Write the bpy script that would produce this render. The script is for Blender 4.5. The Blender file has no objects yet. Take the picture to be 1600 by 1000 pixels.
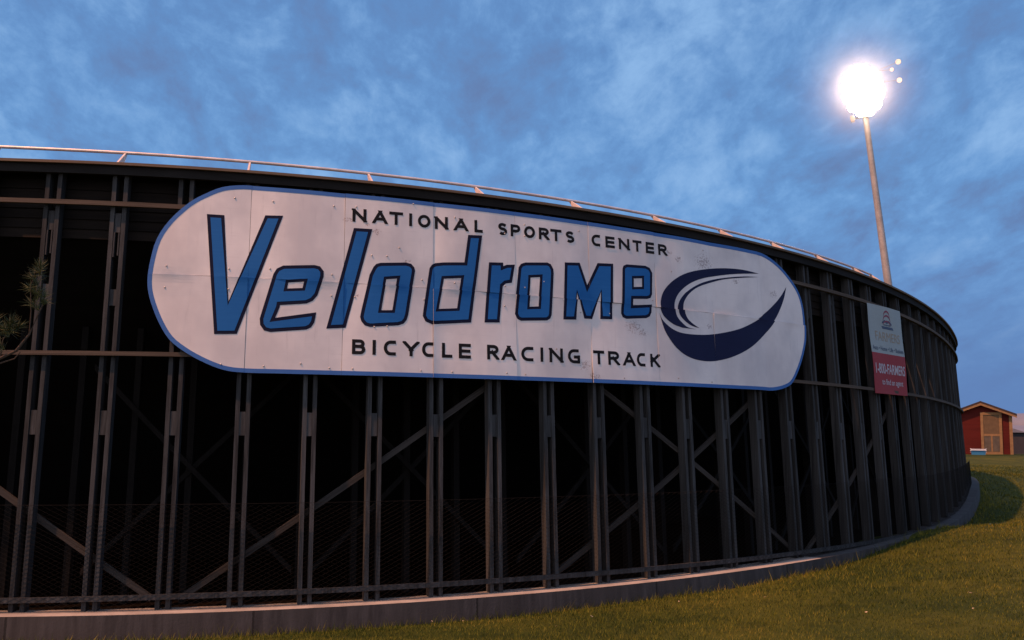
import bpy, bmesh, math, random
import numpy as np
from mathutils import Matrix, Vector
from mathutils.geometry import tessellate_polygon
R = math.radians
random.seed(4); rng = np.random.default_rng(4)
scene = bpy.context.scene
C = scene.collection

# ------------------------------------------------------------------ camera
cd = bpy.data.cameras.new("camera"); cam = bpy.data.objects.new("camera", cd); C.objects.link(cam)
cd.sensor_width = 36; cd.lens = 1552.6 / 1600 * 36; cd.clip_start = .05; cd.clip_end = 3000
cam.matrix_world = Matrix.Rotation(math.pi/2 + .108506, 4, 'X') @ Matrix.Rotation(.0107066, 4, 'Z')
scene.camera = cam
scene.view_settings.view_transform = 'Standard'; scene.view_settings.look = 'None'
scene.view_settings.exposure = 0; scene.view_settings.gamma = 1
scene.render.engine = 'CYCLES'
scene.cycles.max_bounces = 5; scene.cycles.transparent_max_bounces = 8
scene.cycles.use_denoising = True
scene.cycles.sample_clamp_indirect = 4

# ------------------------------------------------------------------ dusk sky
SUN_AZ, SUN_EL = .52, R(58)          # heading the light travels, its height
w = bpy.data.worlds.new("World"); scene.world = w; w.use_nodes = True
nt = w.node_tree; N = nt.nodes; Lk = nt.links; N.clear()
def nd(t, **k):
    n = N.new(t)
    for a, b in k.items(): setattr(n, a, b)
    return n
def mth(op, a, b=None, clamp=False):
    n = nd('ShaderNodeMath', operation=op, use_clamp=clamp)
    for i, v in enumerate((a, b)):
        if v is None: continue
        if isinstance(v, (int, float)): n.inputs[i].default_value = v
        else: Lk.new(v, n.inputs[i])
    return n.outputs[0]
def mixc(f, a, b, bt='MIX'):
    n = nd('ShaderNodeMix', data_type='RGBA', blend_type=bt)
    for i, v in ((0, f), (6, a), (7, b)):
        if isinstance(v, (int, float)): n.inputs[i].default_value = v
        elif isinstance(v, tuple): n.inputs[i].default_value = (*v, 1)
        else: Lk.new(v, n.inputs[i])
    return n.outputs[2]
def noise(vec, sc, det=5, rough=.55, dist=0.):
    n = nd('ShaderNodeTexNoise'); Lk.new(vec, n.inputs['Vector'])
    n.inputs['Scale'].default_value = sc; n.inputs['Detail'].default_value = det
    n.inputs['Roughness'].default_value = rough; n.inputs['Distortion'].default_value = dist
    return n.outputs['Fac']
def smooth(v, a, b, lo=0., hi=1.):
    n = nd('ShaderNodeMapRange', interpolation_type='SMOOTHSTEP'); Lk.new(v, n.inputs[0])
    for i, x in enumerate((a, b, lo, hi)): n.inputs[i+1].default_value = x
    return n.outputs[0]
tc = nd('ShaderNodeTexCoord'); sep = nd('ShaderNodeSeparateXYZ'); Lk.new(tc.outputs['Generated'], sep.inputs[0])
dz = mth('ADD', mth('MAXIMUM', sep.outputs[2], 0.), .34)
cv = nd('ShaderNodeCombineXYZ'); Lk.new(mth('DIVIDE', sep.outputs[0], dz), cv.inputs[0]); Lk.new(mth('DIVIDE', sep.outputs[1], dz), cv.inputs[1])
rot = nd('ShaderNodeMapping'); rot.inputs['Rotation'].default_value = (0, 0, R(52)); rot.inputs['Scale'].default_value = (1.9, 1.15, 1); Lk.new(cv.outputs[0], rot.inputs[0])
n1 = noise(rot.outputs[0], 1.15, 5, .55, .25)
n2 = noise(rot.outputs[0], 3.4, 9, .60, .35)
n3 = noise(cv.outputs[0], .50, 3, .5, .2)
n4 = noise(rot.outputs[0], 10., 8, .66, .2)
dens = mth('ADD', mth('ADD', mth('MULTIPLY', n1, .30), mth('MULTIPLY', n2, .38)), mth('ADD', mth('MULTIPLY', n3, .20), mth('MULTIPLY', n4, .20)))
base = mixc(smooth(sep.outputs[2], 0., .60), (.160, .365, .710), (.108, .245, .530))
col = mixc(smooth(dens, .42, .57), (.265, .470, .790), base)
col = mixc(smooth(dens, .52, .66, 0, .95), col, (.130, .218, .435))
col = mixc(smooth(sep.outputs[2], .0, .24), (.120, .225, .480), col)
# bright afterglow low in the west, behind the photographer
glow_dir = Vector((-.42, -.9, .12)).normalized()
dt = nd('ShaderNodeVectorMath', operation='DOT_PRODUCT'); Lk.new(tc.outputs['Generated'], dt.inputs[0]); dt.inputs[1].default_value = glow_dir
gl = smooth(dt.outputs['Value'], -.15, 1.)
col = mixc(gl, col, (.80, .72, .82))
gz = smooth(sep.outputs[2], -.06, .0)
col = mixc(gz, (.02, .022, .02), col)
bg = nd('ShaderNodeBackground'); bg.inputs[1].default_value = 1.0; Lk.new(col, bg.inputs[0])
wo = nd('ShaderNodeOutputWorld'); Lk.new(bg.outputs[0], wo.inputs[0])

# ------------------------------------------------------------------ low warm light from the left
sd = bpy.data.lights.new("sun", 'SUN'); sun = bpy.data.objects.new("sun", sd); C.objects.link(sun)
sd.energy = 5.0; sd.angle = R(1.2); sd.color = (1., .43, .22)
sdir = Vector((math.cos(SUN_AZ)*math.cos(SUN_EL), math.sin(SUN_AZ)*math.cos(SUN_EL), -math.sin(SUN_EL)))
sun.rotation_euler = sdir.to_track_quat('-Z', 'Y').to_euler(); sun.location = (-12, -10, 9)

# ------------------------------------------------------------------ sign layout, metres along and up the wall
HEADLINE=[('V',[(1.876,2.583),(2.084,2.581),(2.182,1.498),(2.577,2.607),(2.795,2.614),(2.297,1.104),(2.033,1.094)],[]),('e',[(2.704,1.87),(2.741,1.936),(2.817,1.977),(3.197,2.003),(3.267,1.99),(3.314,1.931),(3.315,1.86),(3.247,1.622),(3.19,1.549),(3.113,1.511),(2.795,1.478),(2.792,1.452),(2.743,1.318),(3.237,1.406),(3.217,1.278),(3.18,1.217),(3.122,1.185),(2.692,1.14),(2.616,1.157),(2.566,1.225),(2.559,1.304)],[(2.886,1.765),(3.076,1.785),(3.059,1.705),(2.873,1.69)]),('l',[(3.681,2.515),(3.917,2.515),(3.604,1.227),(3.364,1.206)],[]),('o',[(3.892,1.921),(3.942,2.028),(3.976,2.065),(4.034,2.083),(4.361,2.108),(4.432,2.095),(4.474,2.05),(4.484,2.004),(4.395,1.426),(4.373,1.355),(4.332,1.307),(4.263,1.283),(3.909,1.249),(3.841,1.265),(3.795,1.318),(3.78,1.374),(3.792,1.443)],[(4.108,1.873),(4.248,1.891),(4.187,1.476),(4.045,1.469)]),('d',[(4.678,2.053),(4.708,2.101),(4.755,2.128),(4.864,2.145),(5.152,2.164),(5.206,2.54),(5.406,2.549),(5.241,1.368),(4.718,1.319),(4.624,1.355),(4.588,1.423),(4.594,1.477)],[(4.873,1.928),(5.107,1.952),(5.05,1.547),(4.8,1.525)]),('r',[(5.501,2.192),(5.709,2.205),(5.711,2.157),(5.761,2.179),(5.884,2.191),(5.836,1.94),(5.744,1.921),(5.698,1.881),(5.645,1.389),(5.429,1.378)],[]),('o',[(5.94,2.156),(5.974,2.208),(6.042,2.234),(6.371,2.259),(6.427,2.239),(6.464,2.173),(6.468,2.111),(6.422,1.537),(6.4,1.486),(6.351,1.456),(5.959,1.43),(5.907,1.452),(5.872,1.516),(5.9,1.797)],[(6.116,2.031),(6.258,2.047),(6.225,1.641),(6.09,1.629)]),('M',[(6.649,2.284),(6.893,2.302),(7.01,1.994),(7.191,2.323),(7.456,2.337),(7.408,1.536),(7.207,1.527),(7.235,1.916),(7.073,1.519),(6.941,1.517),(6.837,1.874),(6.81,1.494),(6.603,1.484)],[]),('e',[(7.615,2.284),(7.636,2.325),(7.693,2.35),(8.035,2.362),(8.117,2.337),(8.161,2.268),(8.142,1.949),(8.109,1.894),(8.041,1.875),(7.783,1.855),(7.778,1.762),(8.134,1.801),(8.122,1.685),(8.085,1.623),(8.017,1.593),(7.654,1.559),(7.592,1.577),(7.564,1.633),(7.581,1.827)],[(7.808,2.154),(7.962,2.171),(7.955,2.045),(7.802,2.029)])]
SWOOSH=[[(10.494,2.49),(10.068,2.507),(9.663,2.488),(9.318,2.443),(8.986,2.374),(8.744,2.293),(8.526,2.171),(8.368,2.028),(8.298,1.895),(8.287,1.78),(8.328,1.67),(8.415,1.592),(8.541,1.529),(8.689,1.496),(8.96,1.491),(8.805,1.509),(8.694,1.568),(8.605,1.647),(8.566,1.744),(8.561,1.844),(8.606,1.948),(8.709,2.057),(8.892,2.175),(9.14,2.272),(9.479,2.349),(9.923,2.424)],[(10.488,2.434),(10.104,2.403),(9.738,2.351),(9.388,2.281),(9.093,2.188),(8.845,2.061),(8.701,1.941),(8.636,1.836),(8.63,1.735),(8.681,1.653),(8.772,1.587),(8.885,1.538),(9.041,1.513),(8.926,1.563),(8.814,1.633),(8.755,1.73),(8.743,1.83),(8.776,1.919),(8.882,2.029),(9.048,2.131),(9.3,2.219),(9.647,2.312),(10.055,2.377)],[(8.264,1.694),(8.322,1.585),(8.463,1.482),(8.646,1.422),(8.915,1.41),(9.236,1.428),(9.574,1.481),(9.932,1.565),(10.265,1.688),(10.57,1.841),(10.841,2.019),(11.042,2.178),(11.207,2.344),(11.117,2.138),(10.956,1.903),(10.752,1.685),(10.482,1.481),(10.179,1.296),(9.849,1.158),(9.538,1.069),(9.244,1.026),(8.965,1.033),(8.737,1.087),(8.556,1.191),(8.417,1.338),(8.334,1.473)]]
TOPTEXT=[['N',3.659,3.838,2.596,2.77],['A',3.92,4.108,2.595,2.767],['T',4.133,4.315,2.593,2.765],['I',4.396,4.439,2.592,2.763],['O',4.516,4.689,2.59,2.761],['N',4.75,4.926,2.588,2.758],['A',5.011,5.204,2.586,2.755],['L',5.295,5.414,2.584,2.752],['S',5.637,5.773,2.581,2.749],['P',5.826,5.97,2.579,2.746],['O',6.027,6.194,2.577,2.744],['R',6.252,6.407,2.575,2.742],['T',6.432,6.61,2.573,2.74],['S',6.676,6.817,2.57,2.737],['C',7.102,7.266,2.566,2.732],['E',7.337,7.498,2.563,2.729],['N',7.571,7.76,2.56,2.727],['T',7.818,7.982,2.557,2.724],['E',8.058,8.216,2.554,2.721],['R',8.3,8.462,2.551,2.718]]
BOTTEXT=[['B',3.686,3.853,0.898,1.086],['I',3.939,3.986,0.897,1.086],['C',4.083,4.259,0.896,1.086],['Y',4.334,4.537,0.895,1.086],['C',4.579,4.753,0.894,1.085],['L',4.844,4.984,0.893,1.085],['E',5.071,5.234,0.892,1.085],['R',5.458,5.621,0.891,1.085],['A',5.667,5.873,0.891,1.085],['C',5.957,6.156,0.89,1.084],['I',6.238,6.286,0.89,1.084],['N',6.378,6.586,0.89,1.084],['G',6.665,6.859,0.89,1.084],['T',7.066,7.246,0.89,1.083],['R',7.309,7.494,0.89,1.083],['A',7.564,7.772,0.891,1.082],['C',7.806,7.979,0.891,1.082],['K',8.055,8.226,0.892,1.081]]
BOLTS=[(2.201,2.809),(2.667,2.792),(3.423,2.782),(3.708,2.795),(1.434,1.917),(1.431,1.648),(2.172,1.906),(2.176,1.651),(2.66,1.929),(3.42,1.894),(3.418,1.624),(3.714,1.622),(3.916,2.171),(4.114,2.176),(4.272,2.296),(4.454,2.891),(5.024,2.76),(5.022,1.881),(4.58,1.895),(4.606,1.636),(5.739,2.605),(6.039,2.758),(5.738,1.885),(5.725,1.616),(6.899,2.754),(6.031,1.888),(6.316,1.988),(2.128,0.73),(2.628,0.719),(3.067,0.762),(3.416,0.716),(3.699,0.716),(4.568,0.717),(4.984,0.713),(5.739,0.72),(6.017,0.712),(6.036,2.597),(9.215,2.72),(8.53,2.325),(8.146,1.864),(6.88,1.6),(7.369,1.614),(9.246,0.715),(4.125,1.265),(3.962,1.25),(8.563,0.747),(7.569,0.712),(6.489,1.075)]
PEEL=[(3.613,2.619,0.1),(3.86,2.562,0.06),(3.969,2.485,0.1),(3.737,1.64,0.07),(3.837,1.497,0.05),(7.774,1.457,0.22),(7.942,1.375,0.15),(9.214,2.531,0.3),(8.683,2.524,0.12),(9.911,2.302,0.12),(10.859,2.188,0.15),(9.273,1.555,0.1),(8.497,2.602,0.1),(4.157,2.053,0.06),(4.366,2.126,0.08),(6.937,0.875,0.15),(7.086,0.704,0.15),(6.659,1.746,0.1)]

# ------------------------------------------------------------------ materials
def material(name):
    m = bpy.data.materials.new(name); m.use_nodes = True
    global N, Lk
    N = m.node_tree.nodes; Lk = m.node_tree.links
    b = N['Principled BSDF']
    return m, b
def coords(kind='Object', sc=(1, 1, 1)):
    t = nd('ShaderNodeTexCoord'); mp = nd('ShaderNodeMapping'); mp.inputs['Scale'].default_value = sc
    Lk.new(t.outputs[kind], mp.inputs[0]); return mp.outputs[0]
def objrand():
    return nd('ShaderNodeObjectInfo').outputs['Random']
def bump(b, h, s=.3, d=.01):
    n = nd('ShaderNodeBump'); n.inputs['Strength'].default_value = s; n.inputs['Distance'].default_value = d
    Lk.new(h, n.inputs['Height']); Lk.new(n.outputs[0], b.inputs['Normal'])
def wood(name, c0, c1, sc, kind='Object', rough=.85):
    m, b = material(name)
    v = coords(kind, sc)
    g = noise(v, 1.0, 6, .65, .4)
    v2 = coords(kind, tuple(x*.22 for x in sc)); g2 = noise(v2, 1.0, 3, .5)
    f = mth('ADD', mth('MULTIPLY', g, .7), mth('MULTIPLY', g2, .5))
    c = mixc(smooth(f, .35, .85), c0, c1)
    r = objrand()
    c = mixc(mth('MULTIPLY', r, .45), c, tuple(x*.45 for x in c0))
    Lk.new(c, b.inputs['Base Color']); b.inputs['Roughness'].default_value = rough; b.inputs['Specular IOR Level'].default_value = .2
    bump(b, g, .35, .006)
    return m
M = {}
M['post'] = wood('weathered post wood', (.018, .020, .021), (.080, .088, .094), (38, 38, 1.3))
M['girt'] = wood('weathered rail wood', (.055, .045, .036), (.185, .145, .112), (1.3, 46, 1), 'UV')
M['brace'] = wood('grey brace wood', (.022, .021, .020), (.075, .070, .064), (1.3, 40, 1), 'UV')
M['cap'] = wood('cap board wood', (.085, .062, .046), (.230, .170, .120), (1.3, 30, 1), 'UV')
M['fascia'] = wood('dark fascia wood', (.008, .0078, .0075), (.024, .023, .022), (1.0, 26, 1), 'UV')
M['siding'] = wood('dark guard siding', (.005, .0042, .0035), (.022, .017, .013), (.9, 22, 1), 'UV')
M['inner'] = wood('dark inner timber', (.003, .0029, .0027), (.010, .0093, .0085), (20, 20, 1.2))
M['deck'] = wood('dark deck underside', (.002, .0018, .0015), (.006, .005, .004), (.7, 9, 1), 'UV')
def plain(name, c, rough=.6, metal=0., nscale=None, var=.3):
    m, b = material(name)
    if nscale:
        f = noise(coords('Object'), nscale, 5, .6)
        cc = mixc(smooth(f, .3, .7), tuple(x*(1-var) for x in c), tuple(min(1, x*(1+var)) for x in c))
        Lk.new(cc, b.inputs['Base Color'])
    else: b.inputs['Base Color'].default_value = (*c, 1)
    b.inputs['Roughness'].default_value = rough; b.inputs['Metallic'].default_value = metal
    return m
M['rail'] = plain('galvanised rail', (.62, .58, .55), .45, .35, 6, .15)
M['bracket'] = plain('pale bracket paint', (.62, .52, .46), .6, 0, 9, .15)
M['wire'] = plain('galvanised wire', (.016, .0155, .015), .8)
M['wire'].node_tree.nodes['Principled BSDF'].inputs['Specular IOR Level'].default_value = .1
M['steel'] = plain('pole steel', (.42, .38, .35), .5, .3, 3, .15)
M['housing'] = plain('lamp housing', (.25, .24, .23), .5, .4)
M['bolt'] = plain('bolt head', (.45, .43, .42), .4, .5)

# concrete: pale, streaked from the top down, with joints
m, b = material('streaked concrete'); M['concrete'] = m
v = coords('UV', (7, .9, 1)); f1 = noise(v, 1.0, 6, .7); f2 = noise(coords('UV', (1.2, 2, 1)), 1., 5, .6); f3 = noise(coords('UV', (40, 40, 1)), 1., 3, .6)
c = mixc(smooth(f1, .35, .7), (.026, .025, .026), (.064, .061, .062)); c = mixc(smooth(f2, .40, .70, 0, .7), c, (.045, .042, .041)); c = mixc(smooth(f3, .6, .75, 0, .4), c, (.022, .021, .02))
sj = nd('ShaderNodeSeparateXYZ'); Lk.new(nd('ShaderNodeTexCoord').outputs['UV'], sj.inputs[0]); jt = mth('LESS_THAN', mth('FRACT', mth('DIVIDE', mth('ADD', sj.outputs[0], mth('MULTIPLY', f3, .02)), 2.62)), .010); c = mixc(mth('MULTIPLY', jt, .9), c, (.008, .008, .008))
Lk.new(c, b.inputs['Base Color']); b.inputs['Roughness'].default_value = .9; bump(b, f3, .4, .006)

m, b = material('sunlit ledge concrete'); M['ledge'] = m  # ledge top in sun: its light is put into this paler colour
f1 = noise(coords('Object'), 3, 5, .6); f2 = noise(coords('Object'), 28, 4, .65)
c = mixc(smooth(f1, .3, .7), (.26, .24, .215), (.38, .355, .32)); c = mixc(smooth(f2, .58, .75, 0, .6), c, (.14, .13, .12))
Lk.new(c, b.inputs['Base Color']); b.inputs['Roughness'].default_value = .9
# sign paint: off-white, thin dirt streaks, flaked patches
m, b = material('aged white sign paint'); M['signwhite'] = m
tx = nd('ShaderNodeTexCoord'); uv = tx.outputs['UV']
def uvn(sx, sy, det=5, rough=.6, dist=0.):
    mp = nd('ShaderNodeMapping'); mp.inputs['Scale'].default_value = (sx, sy, 1); Lk.new(uv, mp.inputs[0])
    return noise(mp.outputs[0], 1., det, rough, dist)
dirt = uvn(.9, .7, 4, .6); grain = uvn(3, 60, 4, .6); stre = uvn(14, 1.2, 5, .65)
c = mixc(smooth(dirt, .35, .7), (.62, .605, .615), (.84, .815, .80))
c = mixc(smooth(grain, .55, .8, 0, .25), c, (.52, .50, .50)); c = mixc(smooth(stre, .56, .78, 0, .42), c, (.46, .45, .46))
msk = None
su = nd('ShaderNodeSeparateXYZ'); Lk.new(uv, su.inputs[0])
for (ps, pz, pr) in PEEL:
    dx = mth('SUBTRACT', su.outputs[0], ps); dy = mth('SUBTRACT', su.outputs[1], pz)
    g = mth('POWER', 2.718, mth('MULTIPLY', mth('ADD', mth('MULTIPLY', dx, dx), mth('MULTIPLY', mth('MULTIPLY', dy, dy), 2.2)), -1/(pr*pr)))
    msk = g if msk is None else mth('MAXIMUM', msk, g)
flake = uvn(30, 34, 8, .78, .3); fl2 = uvn(70, 70, 4, .7)
thr = mth('SUBTRACT', .715, mth('MULTIPLY', msk, .235))
pm = mth('MULTIPLY', mth('SUBTRACT', flake, thr), 26, True)
pcol = mixc(smooth(fl2, .40, .62), (.20, .17, .165), (.46, .36, .36))
c = mixc(mth('MULTIPLY', pm, .75), c, pcol)
Lk.new(c, b.inputs['Base Color']); b.inputs['Roughness'].default_value = .55
hh = mth('ADD', mth('MULTIPLY', grain, .25), mth('MULTIPLY', pm, -.6)); bump(b, hh, .35, .006)
def paint(name, c, d):
    m, b = material(name)
    mp = nd('ShaderNodeTexCoord').outputs['UV']
    def u2(sx, sy, r=.6):
        k = nd('ShaderNodeMapping'); k.inputs['Scale'].default_value = (sx, sy, 1); Lk.new(mp, k.inputs[0]); return noise(k.outputs[0], 1., 5, r)
    f = u2(2.5, 40); g = u2(1.6, 1.1); sp = u2(60, 60, .7)
    cc = mixc(smooth(f, .4, .75, 0, .5), c, d); cc = mixc(smooth(g, .4, .7, 0, .4), cc, d); cc = mixc(smooth(sp, .70, .76, 0, .8), cc, (.5, .48, .48))
    Lk.new(cc, b.inputs['Base Color']); b.inputs['Roughness'].default_value = .6; b.inputs['Specular IOR Level'].default_value = .15
    return m
M['blue'] = paint('letter blue paint', (.014, .125, .385), (.020, .150, .430))
M['navy'] = paint('navy outline paint', (.004, .006, .026), (.007, .009, .034))
M['border'] = paint('border blue paint', (.055, .165, .45), (.045, .125, .36))
M['black'] = paint('black letter paint', (.008, .008, .010), (.014, .013, .014))
M['swoosh'] = paint('swoosh navy paint', (.010, .013, .050), (.015, .018, .062))
M['bannerwhite'] = paint('banner white', (.34, .40, .40), (.29, .35, .355))
M['bannerred'] = paint('banner red', (.32, .042, .045), (.27, .034, .038))
M['bannertext'] = paint('banner pale text', (.50, .48, .52), (.44, .42, .46))
M['gold'] = paint('banner gold text', (.36, .30, .22), (.30, .26, .2))
M['bluetext'] = paint('banner blue text', (.07, .10, .16), (.09, .12, .18))
M['emblemred'] = paint('emblem red', (.26, .06, .09), (.22, .06, .1))

# ------------------------------------------------------------------ object helpers
ORG = {}
def link(o, parent):
    C.objects.link(o)
    if parent is not None: o.parent = parent
def mesh_obj(name, verts, faces, mat, parent=None, uvs=None, smooth_sh=False, loc=None, midx=None):
    """verts in world metres; stored relative to the parent's (or own) origin"""
    org = np.array(ORG[parent.name]) if parent is not None else np.array(loc if loc is not None else (0, 0, 0), float)
    V = np.asarray(verts, float) - org
    me = bpy.data.meshes.new(name); me.from_pydata(V.tolist(), [], [tuple(f) for f in faces])
    for mm in (mat if isinstance(mat, (list, tuple)) else [mat]): me.materials.append(mm)
    if uvs is not None:
        l = me.uv_layers.new(name='UVMap'); vi = np.zeros(len(me.loops), int); me.loops.foreach_get('vertex_index', vi)
        l.data.foreach_set('uv', np.asarray(uvs, np.float32)[vi].ravel())
    if midx is not None: me.polygons.foreach_set('material_index', np.asarray(midx, np.int32))
    if smooth_sh: me.polygons.foreach_set('use_smooth', np.ones(len(me.polygons), bool))
    me.update()
    o = bpy.data.objects.new(name, me)
    if parent is None: o.location = org
    link(o, parent); ORG[o.name] = org
    return o
def tag(o, label=None, cat=None, group=None, kind=None):
    for k, v in (('label', label), ('category', cat), ('group', group), ('kind', kind)):
        if v: o[k] = v
    return o
def thing(name, label, cat, loc, group=None):
    o = bpy.data.objects.new(name, None); o.location = loc; o.empty_display_size = .2; C.objects.link(o)
    ORG[o.name] = tuple(loc); return tag(o, label, cat, group)
class MB:
    def __init__(s): s.v = []; s.f = []; s.uv = []; s.mi = []
    def add(s, v, f, uv=None, mi=0):
        n = len(s.v); s.v += [tuple(p) for p in v]; s.f += [tuple(i+n for i in q) for q in f]
        s.uv += list(uv) if uv is not None else [(0, 0)]*len(v); s.mi += [mi]*len(f)
    def box(s, c, h, ax=None, mi=0):
        c = np.array(c, float); ax = np.eye(3) if ax is None else np.array(ax, float)
        v = [c + ax[0]*h[0]*i + ax[1]*h[1]*j + ax[2]*h[2]*k for i in (-1, 1) for j in (-1, 1) for k in (-1, 1)]
        s.add(v, [(0,1,3,2),(4,6,7,5),(0,4,5,1),(2,3,7,6),(0,2,6,4),(1,5,7,3)], mi=mi)
    def tube(s, pts, rad, n=8, cap=True, mi=0):
        pts = [np.array(p, float) for p in pts]; rs = rad if isinstance(rad, (list, tuple)) else [rad]*len(pts)
        vs = []
        for i, p in enumerate(pts):
            t = pts[min(i+1, len(pts)-1)] - pts[max(i-1, 0)]; t = t/np.linalg.norm(t)
            a = np.cross(t, (0, 0, 1.)) if abs(t[2]) < .9 else np.cross(t, (1., 0, 0)); a /= np.linalg.norm(a); bb = np.cross(t, a)
            vs += [p + rs[i]*(math.cos(2*math.pi*k/n)*a + math.sin(2*math.pi*k/n)*bb) for k in range(n)]
        fs = [(i*n+k, i*n+(k+1) % n, (i+1)*n+(k+1) % n, (i+1)*n+k) for i in range(len(pts)-1) for k in range(n)]
        if cap: fs += [tuple(range(n))[::-1], tuple((len(pts)-1)*n+k for k in range(n))]
        s.add(vs, fs, mi=mi)
    def build(s, name, mat, parent=None, **k): return mesh_obj(name, s.v, s.f, mat, parent, uvs=s.uv, midx=s.mi, **k)

# ------------------------------------------------------------------ plan curve of the track's outer wall
X0, Y0, HD, K0, K1, K2 = -5.62271, 11.7491, .0565421, .0682037, -.00164608, -2.18402e-05
HM, LEAN = .01523, -.0621969
_s = np.linspace(0, 52, 5201); _d = _s[1]-_s[0]; _k = K0 + K1*_s + K2*_s**2; _k = np.where(_s > 22.5, np.maximum(_k, np.minimum(.046, .02+.012*(_s-22.5))), _k)
_t = HD + np.concatenate([[0], np.cumsum((_k[1:]+_k[:-1])/2*_d)])
_X = X0 + np.concatenate([[0], np.cumsum((np.cos(_t[1:])+np.cos(_t[:-1]))/2*_d)])
_Y = Y0 + np.concatenate([[0], np.cumsum((np.sin(_t[1:])+np.sin(_t[:-1]))/2*_d)])
def curve(s):
    s = np.asarray(s, float)
    return (np.interp(s, _s, _X) + np.minimum(s, 0)*math.cos(HD), np.interp(s, _s, _Y) + np.minimum(s, 0)*math.sin(HD), np.interp(s, _s, _t))
def W(s, z, o):
    """point on the wall: s along it, z up (0 = eye level), o outward from the posts' face; the wall leans in with height"""
    x, y, t = curve(s); z = np.asarray(z, float) + 0*x; oo = np.asarray(o, float) + LEAN*(z-HM)
    return np.stack([x + np.sin(t)*oo, y - np.cos(t)*oo, z], -1)
def sbox(mb, s0, s1, z0, z1, o0, o1, mi=0):
    """box on the wall"""
    c = [(a, b_, o) for a in (s0, s1) for b_ in (z0, z1) for o in (o0, o1)]
    a = np.array(c); mb.add(W(a[:, 0], a[:, 1], a[:, 2]), [(0,1,3,2),(4,6,7,5),(0,4,5,1),(2,3,7,6),(0,2,6,4),(1,5,7,3)], a[:, :2], mi)
def ribbon(mb, sa, zlo, zhi, o0, o1, mi=0):
    """a board bent along the wall"""
    sa = np.asarray(sa, float); n = len(sa); zl = zlo(sa) if callable(zlo) else zlo+0*sa; zh = zhi(sa) if callable(zhi) else zhi+0*sa
    V = np.concatenate([W(sa, zl, o0), W(sa, zl, o1), W(sa, zh, o1), W(sa, zh, o0)]); uv = np.concatenate([np.stack([sa, q], -1) for q in (zl, zl+.31, zh+.17, zh)])
    F = [(k*n+i, k*n+i+1, ((k+1) % 4)*n+i+1, ((k+1) % 4)*n+i) for k in range(4) for i in range(n-1)] + [(0, n, 2*n, 3*n), (n-1, 4*n-1, 3*n-1, 2*n-1)]
    mb.add(V, F, uv, mi)
def z_cap(s): s = np.minimum(np.asarray(s, float), 24); return 3.20157 - .0081611*s - .00102248*s*s
def z_ug(s): s = np.minimum(np.asarray(s, float), 24); return 2.68657 - .0093925*s - .00085731*s*s
def z_lg(s): s = np.minimum(np.asarray(s, float), 24); return .831517 + .0062565*s - .00072526*s*s
def z_rail(s): s = np.minimum(np.asarray(s, float), 26); return -1.98065 + .0179061*s - .00067928*s*s + np.clip(s-17, 0, 5.5)**2*.010
def z_led(s): s = np.minimum(np.asarray(s, float), 26); return -2.14784 + .008808*s + .00054831*s*s + np.clip(s-17, 0, 5.5)**2*.010
def z_gnd(s):
    s = np.asarray(s, float)
    return np.interp(s, [-8, 0, 4, 8, 11.7, 13.0, 13.8, 14.6, 15.6, 16.3, 17.2, 19, 21, 23, 26, 34], [-2.45, -2.43, -2.37, -2.27, -2.142, -2.04, -1.95, -1.87, -1.825, -1.82, -1.96, -1.96, -1.82, -1.62, -1.4, -1.3])
SA = np.arange(-8.6, 46.01, .2)

# ------------------------------------------------------------------ ground (height field through surveyed points)
pts = [(0, 0, -1.72), (-3, 0, -1.95), (4, 0, -1.65), (12, 2, -1.6), (0, -15, -1.6), (-20, -5, -2.3), (25, 5, -1.5), (-25, 12, -2.45), (9, 8, -1.78), (16, 16, -1.75), (4, 8, -1.95), (-4, 7, -2.15),
       (26, 55.5, -1.17), (22, 50, -1.17), (33, 56, -1.15), (24, 42, -1.32), (30, 44, -1.28), (40, 40, -1.3), (45, 60, -1.2), (14, 27, -1.86), (19, 33, -1.62), (26, 28, -1.6), (50, 20, -1.4), (26, 64, -1.35), (60, 90, -2.2), (20, 90, -2.2), (-20, 70, -2.3), (-60, 40, -2.4), (-60, 0, -2.3), (0, -50, -1.6), (60, -10, -1.4)]
for s in np.arange(-4, 33, .7):
    p = W(s, -2.1, .32); pts.append((p[0], p[1], float(z_gnd(s))))
for s in np.arange(-4, 33, 3.0):
    for o in (-1.0, -5.0):
        p = W(s, -2.1, o); pts.append((p[0], p[1], float(min(z_gnd(s), z_led(s)) - .22)))
P3 = np.array(pts)
def _phi(r2): return .5*r2*np.log(r2+1e-9)
_n = len(P3); _A = np.zeros((_n+3, _n+3)); _dd = ((P3[:, None, :2]-P3[None, :, :2])**2).sum(-1)
_A[:_n, :_n] = _phi(_dd) + np.eye(_n)*.004; _A[:_n, _n] = 1; _A[:_n, _n+1:] = P3[:, :2]; _A[_n:, :_n] = _A[:_n, _n:].T
_w = np.linalg.solve(_A, np.concatenate([P3[:, 2], [0, 0, 0]]))
def gz_(x, y):
    x = np.asarray(x, float).ravel(); y = np.asarray(y, float).ravel(); out = np.zeros(len(x))
    for i in range(0, len(x), 20000):
        xx, yy = x[i:i+20000], y[i:i+20000]
        out[i:i+20000] = _phi((xx[:, None]-P3[None, :, 0])**2 + (yy[:, None]-P3[None, :, 1])**2) @ _w[:_n] + _w[_n] + _w[_n+1]*xx + _w[_n+2]*yy
    d = np.hypot(x-8, y-30); f = np.clip((d-55)/45, 0, 1); f = f*f*(3-2*f)
    out = np.clip(out, -3, -1.05)*(1-f) - 2.2*f
    return out + .012*np.sin(x*1.7+y*.6)*np.sin(y*1.3-x*.4)
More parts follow.
